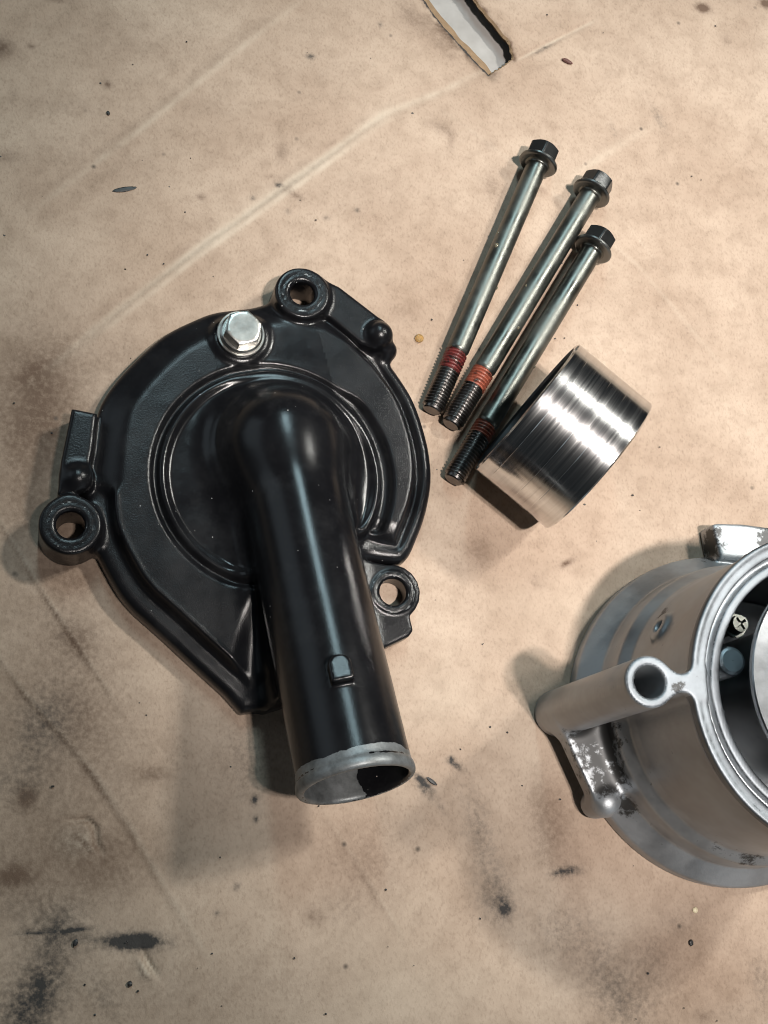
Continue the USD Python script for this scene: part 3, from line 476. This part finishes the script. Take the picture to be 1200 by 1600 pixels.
def hex_head(x0, x1, rc, rot=0.0, dish=0.0, crisp=False):                           # hexagon with the corners turned off at the end; rc: half of the width across flats
    n = 72; a = np.linspace(0, 2*np.pi, n, endpoint=False); b = a+math.radians(rot)
    hexr = rc/np.cos(((b+np.pi/6) % (np.pi/3))-np.pi/6); corner = rc/math.cos(np.pi/6)
    rows = []
    def row(x, rr): rows.append(np.stack([np.broadcast_to(x, (n,)), rr*np.cos(a), rr*np.sin(a)], 1))
    row(x0, hexr); cham = (hexr-rc)/(corner-rc)
    c_ = 0.22*cham if crisp else 0.45*cham; row(x1-0.2-c_, hexr*0.995)
    if crisp: row(x1-0.03-c_, hexr*0.955); row(x1, hexr*0.86)
    else: row(x1-0.08, np.minimum(hexr*0.985, rc*0.985)); row(x1, np.full(n, rc*0.93))
    row(x1-dish, np.full(n, rc*0.80)); row(x1-dish, np.full(n, 0.01))
    v = np.vstack(rows); f = []
    for i in range(len(rows)-1):
        k = np.arange(n); k2 = (k+1) % n; f.append(np.stack([i*n+k, (i+1)*n+k, (i+1)*n+k2, i*n+k2], 1))
    f = np.vstack(f); t = trimesh.Trimesh(v, np.vstack([f[:, [0, 1, 2]], f[:, [0, 2, 3]]]), process=False)
    if t.volume < 0: t.invert()
    return t
build_cover()
# ------------------------------------------------------------------ three long flange bolts
def thread_mesh(xa, xb, rmaj, pitch, ends=(0.6, 0.8), seed=0):
    nr = int((xb-xa)/pitch*10)+1; n = 40; xs = np.linspace(xa, xb, nr); a = np.linspace(0, 2*np.pi, n, endpoint=False)
    XX, AA = np.meshgrid(xs, a, indexing='ij'); ph = (XX/pitch-AA/(2*np.pi)) % 1.0
    tri = np.clip(1-np.abs(ph-0.5)*2.5, 0, 1); depth = 0.62*pitch
    rr = rmaj-depth*(1-np.minimum(tri*1.25, 1))
    rr += 0.05*(meshkit.noise(np.stack([XX*1.3, AA*2, 0*XX+seed], -1), seed)-0.5)
    v = np.stack([XX, rr*np.cos(AA), rr*np.sin(AA)], -1).reshape(-1, 3); i = np.arange(nr-1)[:, None]*n; k = np.arange(n)[None]; k2 = (k+1) % n
    f = np.stack([i+k, i+k2, i+n+k2, i+n+k], -1).reshape(-1, 4)
    t = trimesh.Trimesh(v, np.vstack([f[:, [0, 1, 2]], f[:, [0, 2, 3]]]), process=False)
    return t
def bolt(tip_px, head_px, label, patch_mat, patch, roll, seed, shank_m, drops):
    tipz, headz = 3.55, 6.3
    T = U(*tip_px, tipz+0.5); Hd = U(*head_px, headz+1.0); T[2] = tipz; Hd[2] = headz
    L = np.linalg.norm(Hd-T); ax = (Hd-T)/L; e1 = np.cross([0, 0, 1.0], ax); e1 /= np.linalg.norm(e1); e2 = np.cross(ax, e1)
    p, prim = thing('flange_bolt', label, 'bolt', 'long flange bolts beside the cover', frame_matrix(T, ax, e1, e2))
    hl = 5.0; fl = 1.5; xl = L-hl-fl
    ta, tb_ = 1.0, 20.5; pm = 20.5-patch
    put_tm('tip', lathe([(0, 0.01), (0, 2.45), (0.3, 2.8), (1.02, 2.9)], 40), M_thread, p)
    put_tm('thread', thread_mesh(ta, pm, 3.45, 1.05, seed=seed), M_thread, p, smooth=50)
    put_tm('thread_lock_patch', thread_mesh(pm, tb_, 3.5, 1.05, seed=seed+3), patch_mat, p, smooth=50)
    put_tm('shank', lathe([(tb_-0.05, 2.7), (tb_+0.5, 3.0), (tb_+1.2, 3.42), (xl-0.7, 3.42), (xl-0.25, 3.7), (xl, 4.1)], 48), shank_m, p)
    put_tm('flange', lathe([(xl, 2.5), (xl, 5.5), (xl+0.2, 6.0), (xl+0.6, 6.3), (xl+1.1, 6.25), (xl+1.5, 5.9), (xl+fl+0.5, 5.1), (xl+fl+0.5, 2)], 64), M_headf, p)
    put_tm('hex_head', hex_head(xl+fl, L+0.3, 4.6, roll, 0.8), M_head, p, smooth=25)
    for t, an, rr in drops:
        s = trimesh.creation.icosphere(2, rr); s.apply_scale((1.25, 1, 0.8)); s.apply_translation((t, 3.3*math.cos(an), 3.3*math.sin(an))); put_tm('oil_drop', s, M_oil, p, smooth=True)
M_headf = metal('dark_flange_steel', (0.17, 0.175, 0.17), 0.30, bump=0.3, bscale=600.0)
bolt((675, 641), (852, 231), 'long flange bolt farthest left of the three, its thread patch dark red', M_darkred, 6.5, 8, 1, M_shank, [(58, 0.9, .7), (41, -.3, .5), (46, 3.0, .5), (33, -.4, .4), (63, 0.4, .4)])
bolt((705, 664), (938, 279), 'middle flange bolt of the three, with the blackest head and an orange thread patch', M_red, 6.2, 22, 5, M_shank, [(38, 2.2, .5), (52, 0.7, .4), (60, -0.2, .35)])
bolt((708, 750), (941, 366), 'flange bolt lying nearest the steel ring, with a short orange thread patch', M_red, 4.2, 3, 9, M_shank, [(45, 2.8, .45), (60, -0.3, .35)])
# ------------------------------------------------------------------ machined steel ring
def build_ring():
    c = np.array([138.62, 112.34, 22.84]); ra = -0.7206; Lr = 27.02; R = 22.84; ri = 20.4
    ax = np.array([math.cos(ra), math.sin(ra), 0]); e1 = np.array([-ax[1], ax[0], 0]); e2 = np.array([0, 0, 1.0])
    p, prim = thing('steel_ring', 'shiny turned steel ring lying on its side next to the bolts', 'ring', M=frame_matrix(c, ax, e1, e2))
    h = Lr/2; prof = [(-h, ri+0.7), (-h, R-0.8), (-h+0.12, R-0.45), (-h+0.55, R)]
    for g in (4.6, 13.2, 18.6): prof += [(-h+g-0.06, R), (-h+g, R-0.03), (-h+g+0.06, R)]
    prof += [(h-0.55, R), (h-0.12, R-0.45), (h, R-0.8), (h, ri+0.7)]
    put_tm('outer_band', lathe(prof, 256), M_ring, p, smooth=20)
    put_tm('bore', lathe([(h, ri+0.7), (h-0.7, ri), (-h+0.7, ri), (-h, ri+0.7)], 200), M_bore, p, smooth=20)
sc = {'t': ('texture_coordinate', {}), 'mp': ('mapping', {'scale': (1, 0.02, 0.02)}), 'n1': ('noise_texture', {'scale': 2600.0, 'detail': 3.0, 'roughness': 0.7}), 'mp2': ('mapping', {'scale': (1, 0.012, 0.012)}), 'n2': ('noise_texture', {'scale': 850.0, 'detail': 4.0, 'roughness': 0.75}),
      'n3': ('noise_texture', {'scale': 260.0, 'detail': 5.0, 'roughness': 0.7}), 'r': ('map_range', {'from_min': 0.35, 'from_max': 0.7, 'to_min': 0.14, 'to_max': 0.20}), 'bp': ('bump', {'strength': 0.05, 'distance': 0.00005}), 'bp2': ('bump', {'strength': 0.05, 'distance': 0.00008}),
      'c': ('mix_color', {'a': (0.54, 0.54, 0.545), 'b': (0.68, 0.675, 0.67)}), 'cr': ('map_range', {'from_min': 0.38, 'from_max': 0.56, 'to_min': 0.0, 'to_max': 1.0, 'clamp': True}),
      'p': ('principled_bsdf', {'metallic': 1.0})}
scl = [('t.object', 'mp.vector'), ('mp.vector', 'n1.vector'), ('t.object', 'mp2.vector'), ('mp2.vector', 'n2.vector'), ('t.object', 'n3.vector'), ('n2.fac', 'r.value'), ('r.result', 'p.roughness'), ('n1.fac', 'bp.height'), ('n2.fac', 'bp2.height'), ('bp2.normal', 'bp.normal'), ('bp.normal', 'p.normal'), ('n2.fac', 'cr.value'), ('cr.result', 'c.fac'), ('c.result', 'p.base_color')]
M_ring = mat('turned_bright_steel', sc, scl)
M_bore = metal('shaded_bore_steel', (0.14, 0.14, 0.145), 0.35, bump=0.2)  # ring steel darkened inside: the bore's shade is in this colour
build_ring()
# ------------------------------------------------------------------ bare aluminium housing, rotor inside
def build_housing():
    HH = 0.6; C = np.array([188.46, 33.35]); ZT = 62.4
    x0, x1, y0, y1, z0, z1 = 122, 246, -24, 95, -1.5, 65
    X1 = np.arange(x0, x1, HH); Y1 = np.arange(y0, y1, HH); Z1 = np.arange(z0, z1, HH)
    X, Y = np.meshgrid(X1, Y1, indexing='ij'); Z = Z1[None, None, :].astype(np.float32); r2 = np.hypot(X-C[0], Y-C[1])
    prof = np.array([(0, -3), (47.7, -3), (47.7, 4.6), (42.3, 10.4), (42.0, 19.0), (39.4, 22.5), (39.0, 26), (39.4, 58), (40.2, 60.0), (40.3, ZT), (38.85, ZT), (38.7, ZT-0.6), (38.5, ZT-0.25), (36.5, ZT-0.25), (36.4, ZT-2.6), (35.0, ZT-2.6), (34.9, ZT-0.8), (32.5, ZT-0.8), (32.3, 50), (32.0, 16), (0, 16)])
    rt = np.arange(0, 92, 0.25); zt = np.arange(z0-1, z1+1, 0.25); RT, ZZ = np.meshgrid(rt, zt, indexing='ij'); tab = poly_sdf(RT, ZZ, prof).astype(np.float32)
    body = map_coordinates(tab, [np.broadcast_to(r2[..., None]/0.25, X.shape+Z1.shape), np.broadcast_to((Z-(z0-1))/0.25, X.shape+Z1.shape)], order=1, mode='nearest')
    def cyl(px, py, top, rr, zz=None):
        c = U(px, py, top)[:2] if zz is None else zz; q = np.hypot(X-c[0], Y-c[1])[..., None].astype(np.float32); return smax(q-rr, Z-top, 0.8), q, c
    tube, qt, ct = cyl(1016, 1065, ZT, 6.35)
    tube = smax(qt-6.35-0.25*sm(ZT-Z, 0, 60), Z-ZT, 0.5)
    dv = (C-ct)/np.linalg.norm(C-ct); Tt = (X-ct[0])*dv[0]+(Y-ct[1])*dv[1]; Ss = -(X-ct[0])*dv[1]+(Y-ct[1])*dv[0]
    web = smax(np.maximum(np.abs(Ss)-2.3, np.maximum(-Tt, Tt-14))[..., None].astype(np.float32), Z-(ZT-0.12), 0.5)
    bore_cut = (32.4-r2)[..., None].astype(np.float32)
    def plate(pts, top, k=1.2):
        return smax(poly_sdf(X, Y, UU(pts, top))[..., None].astype(np.float32), Z-top, k)
    lug = plate([(866, 1112), (880, 1143), (929, 1250), (968, 1256), (975, 1235), (968, 1197), (958, 1166), (945, 1105)], 12.0, 0.7)
    lug = smax(lug, 6.0-Z, 1.2)
    def knob(px, py, zc, rr):
        c = U(px, py, zc); s = np.sqrt((X-c[0])[..., None]**2+(Y-c[1])[..., None]**2+(Z-c[2])**2).astype(np.float32)-rr
        return smin(s, np.maximum(np.hypot(X-c[0], Y-c[1])[..., None].astype(np.float32)-rr, Z-c[2]), 0.5)
    kn = smax(knob(945, 1254, 10.0, 4.0), 1.6-Z, 1.0)
    lug2 = plate([(1114, 819), (1122, 817), (1160, 818), (1205, 824), (1250, 836), (1300, 860), (1300, 900), (1215, 880), (1126, 872), (1120, 850)], 9.0, 1.2)
    # small drilled boss on the barrel
    hz = min(np.arange(16, 45, 0.25), key=lambda z: abs(np.hypot(*(U(1030, 979, z)[:2]-C))-40.0)); hp = U(1030, 979, hz); nv = np.array([hp[0]-C[0], hp[1]-C[1], 0]); nv /= np.linalg.norm(nv); hc = np.array([C[0]+nv[0]*39.6, C[1]+nv[1]*39.6, hz])
    A = [(X-hc[0])[..., None], (Y-hc[1])[..., None], Z-hc[2]]; t = A[0]*nv[0]+A[1]*nv[1]; qq = np.sqrt(np.maximum(A[0]**2+A[1]**2-t*t, 0)+A[2]**2).astype(np.float32)
    pad = smax(qq-4.2, np.abs(t).astype(np.float32)-0.9, 1.0); hole = np.maximum(qq-1.75, -(t.astype(np.float32)+6))
    tubeset = smin(tube, np.maximum(web, -99), 2.6)
    G = smin(body, lug, 3.0); G = smin(G, kn, 1.6); G = smin(G, lug2, 2.0); G = smin(G, pad, 1.6)
    outer = np.maximum(tubeset, bore_cut+3.0)
    F = smin(G, outer, 3.0)
    F = np.maximum(F, np.minimum(Z-ZT, 9)) ; F = smax(F, -(qt-3.95), 0.5); F = smax(F, -hole, 0.5)
    F = np.maximum(F, 0.12-Z)
    v, q, n = surface_nets(F.astype(np.float32), np.array([x0, y0, z0]), HH)
    cen = v[q].mean(1); gi = ((cen-[x0, y0, z0])/HH).T; nz = n[q].mean(1)[:, 2]
    parts = [body, tube, np.maximum(web, bore_cut+3), lug, kn, lug2, pad]
    vals = np.stack([map_coordinates(np.broadcast_to(p, F.shape).astype(np.float32), gi, order=1, mode='nearest') for p in parts], 1); vals[:, 0] -= 0.15
    a = vals.argmin(1); rc = np.hypot(cen[:, 0]-C[0], cen[:, 1]-C[1])
    a[np.hypot(cen[:, 0]-ct[0], cen[:, 1]-ct[1]) < 4.4] = 1
    facing = (cen[:, 2] > ZT-0.9) & (nz > 0.75)
    a[(a == 0) & (cen[:, 2] > ZT-3.4) & (rc > 32.15) & (rc < 41.5)] = 7
    a[(a == 7) & (rc > 34.8) & (rc < 36.65) & (cen[:, 2] < ZT-0.5)] = 11
    a[(a == 0) & (rc < 32.9)] = 8
    a[(a == 0) & (cen[:, 2] < 11.0)] = 9
    a[(a == 2) & facing] = 7; a[facing & (a == 1)] = 10
    names = {0: 'barrel', 1: 'bolt_tube', 2: 'web', 3: 'lug', 4: 'knob', 5: 'lug', 6: 'drilled_boss', 7: 'sealing_face', 8: 'bore', 9: 'base_flange', 10: 'tube_end_face', 11: 'seal_groove'}
    mats = {7: M_face, 8: M_dark, 10: M_face}
    soot = 0.16+0.2*(meshkit.fbm(v/14, 3, 21)-0.5)
    for px, py, z, rr, w_ in ((915, 1150, 12, 5.5, .75), (938, 1185, 12, 7, .62), (950, 1215, 12, 6, .62), (985, 1150, 11, 8, .7), (955, 1145, 12, 6.5, .95), (975, 1175, 11, 4.5, .8), (965, 1210, 11, 3.5, .7), (935, 1228, 12, 3.0, .65), (985, 1256, 8, 3.5, .8), (1000, 1130, 14, 5, 1.0), (1025, 1110, 20, 5, .75), (1030, 1120, 14, 4, .7), (1200, 842, 9, 3.5, .75), (1113, 845, 6, 3.5, .9), (1108, 858, 5, 4, .8), (1130, 1308, 20, 4, .55), (1170, 1335, 20, 4, .5), (1030, 1285, 6, 5, .35), (1040, 962, 29, 2.5, .6), (1060, 1075, 62.4, 2.2, .5), (1090, 1058, 62.4, 1.4, .55), (1098, 998, 62.4, 0.9, .6), (1104, 1052, 60.5, 0.9, .7), (1015, 1150, 12, 5, .6), (945, 1180, 11, 4, .45)):
        c = U(px, py, z); soot = np.maximum(soot, (w_+0.34*(rr > 2))*np.exp(-((v-c)**2).sum(1)/(rr*rr*1.7)))
    par, prim = thing('pump_housing', 'bare cast aluminium pump housing with open bore, cut off by the right edge', 'pump housing')
    made = {}
    for k in (9, 0, 7, 11, 8, 1, 10, 2, 3, 4, 5, 6):
        f = q[a == k]
        if not len(f): continue
        u, inv = np.unique(f, return_inverse=True); parent = par
        if k == 4: parent = made[3]
        if k == 10: parent = made[1]
        if k == 6: parent = made[0]
        pr = put(names[k], v[u], inv.reshape(f.shape), mats.get(k, M_cast), parent, n[u], {'soot': soot[u]}); made[k] = str(pr.GetPath())
    # inside the bore: a pale post and a cross-head screw
    c = U(1140, 1034, 54); print('post r', np.hypot(*(c[:2]-C)), 'screw r', np.hypot(*(U(1155, 975, 44)[:2]-C)), 'hole z', hz); put_tm('post', lathe([(16, 0.1), (16, 4.2), (54, 3.9), (55.2, 3.5), (55.7, 2.8), (55.7, 0.1)], 40).apply_transform(zup(c)), M_cast2, par)
    c = U(1155, 975, 44)
    put_tm('screw', screw_mesh(c, 44.0), M_shank, par, smooth=20)
    ring = lathe([(34, 30.6), (40, 30.2), (41.5, 29.6), (41.5, 29.0), (30, 29.0)], 120).apply_transform(zup(np.array([C[0], C[1], 0])))
    return C
def zup(c): return np.array([[0, 0, 1, c[0]], [0, 1, 0, c[1]], [-1, 0, 0, 0], [0, 0, 0, 1.0]])@np.diag([-1, 1, 1, 1.0]) if False else np.array([[0, 1, 0, c[0]], [0, 0, 1, c[1]], [1, 0, 0, 0], [0, 0, 0, 1.0]])
def screw_mesh(c, top):
    import manifold3d as m3
    h = m3.Manifold.cylinder(3.0, 2.5, 2.2, 40).translate((0, 0, -1.2))
    for k in (0, 90): h = h-m3.Manifold.cube((3.6, 0.7, 1.6), True).rotate((0, 0, k+30)).translate((0, 0, 1.3))
    sh = m3.Manifold.cylinder(28, 2.0, 2.0, 30).translate((0, 0, -29)); w_ = m3.Manifold.cylinder(0.8, 3.2, 3.2, 40).translate((0, 0, -1.9))
    r = (h+sh+w_).translate((c[0], c[1], top-1)); m = r.to_mesh(); return trimesh.Trimesh(m.vert_properties[:, :3], m.tri_verts)
M_cast2 = metal('pale_cast_aluminium', (0.50, 0.56, 0.60), 0.40, bump=0.25, bscale=900.0)
HC = build_housing()
def build_rotor():
    p, prim = thing('rotor', 'round flat-topped steel rotor standing inside the bore of the aluminium housing', 'rotor')
    c = np.array([HC[0], HC[1], 0.0])
    put_tm('disc', lathe([(70.3, 0.1), (72.3, 0.1), (72.3, 29.4), (72.0, 29.7), (70.8, 29.7), (70.3, 29.3), (70.3, 0.1)], 160).apply_transform(zup(c)), M_rotor, p)
    put_tm('hub', lathe([(16.3, 0.1), (16.3, 20), (70.2, 20), (70.2, 0.1)], 96).apply_transform(zup(c)), M_dark, p)
build_rotor()
# ------------------------------------------------------------------ small loose things
def blob(name, px, py, rx, ry, h, rot, m, label, cat, seed=0, rough=0.25, group=None, lift=0.0):
    s = trimesh.creation.icosphere(3, 1.0); v = s.vertices.copy(); nzz = meshkit.fbm(v*1.8+seed*7.1+20, 3, seed)-0.5; v *= (1+rough*2*nzz)[:, None]
    v *= [rx, ry, h]; a = math.radians(rot); v = v@np.array([[math.cos(a), math.sin(a), 0], [-math.sin(a), math.cos(a), 0], [0, 0, 1]])
    c = U(px, py, 0.1); v += [c[0], c[1], 0.05+h*0.4+lift]; s.vertices = v
    tag(put_tm(name, s, m, smooth=True), label, cat, group)
blob('oil_drop', 655, 529, 1.35, 1.35, 0.75, 0, M_amber, 'amber drop of oil between the black cover and the bolts', 'oil drop', 1, 0.02)
blob('dark_flake', 195, 296, 3.4, 0.75, 0.25, 14, M_black, 'long thin black flake lying alone at upper left', 'flake', 2, 0.3)
blob('scrap', 886, 96, 1.9, 0.75, 0.5, -25, M_brown, 'small reddish brown curl of scrap right of the slot', 'scrap', 3, 0.3)
blob('dark_crumb', 1079, 1473, 0.75, 0.85, 0.5, 0, M_black, 'round black crumb below the aluminium housing', 'crumb', 4, 0.25)
blob('pale_crumb', 1086, 1422, 0.8, 0.8, 0.4, 0, M_cream, 'cream coloured crumb just below the aluminium housing', 'crumb', 5, 0.15)
blob('dark_crumb', 203, 1537, 0.65, 0.7, 0.45, 0, M_black, 'black crumb under the small torn flap at lower left', 'crumb', 6, 0.3)
blob('dark_crumb', 169, 177, 0.5, 0.7, 0.35, 20, M_black, 'black crumb lying above the long flake at upper left', 'crumb', 7, 0.3)
blob('dark_crumb', 118, 1473, 0.55, 0.9, 0.3, -20, M_black, 'small dark crumb left of the black smear at lower left', 'crumb', 8, 0.3)
blob('dark_flake', 675, 1221, 1.6, 0.5, 0.2, 140, M_black, 'short black sliver on the cardboard right of the pipe mouth', 'flake', 9, 0.4)
pts = []
vs, fs, o = [], [], 0
for k in range(110):                                               # scattered specks of grit
    px, py = RNG.uniform(0, 1200), RNG.uniform(0, 1600); c = U(px, py, 0); s = trimesh.creation.icosphere(1, 1.0); r = RNG.uniform(0.10, 0.30)
    v = s.vertices*(r*np.array([RNG.uniform(0.7, 1.6), 1, 0.5]))+RNG.normal(0, 0.04, s.vertices.shape); vs.append(v+[c[0], c[1], 0.08]); fs.append(s.faces+o); o += len(v)
tag(put('grit', np.vstack(vs), np.vstack(fs), M_black), 'fine black grit scattered over the cardboard', 'grit', kind='stuff')
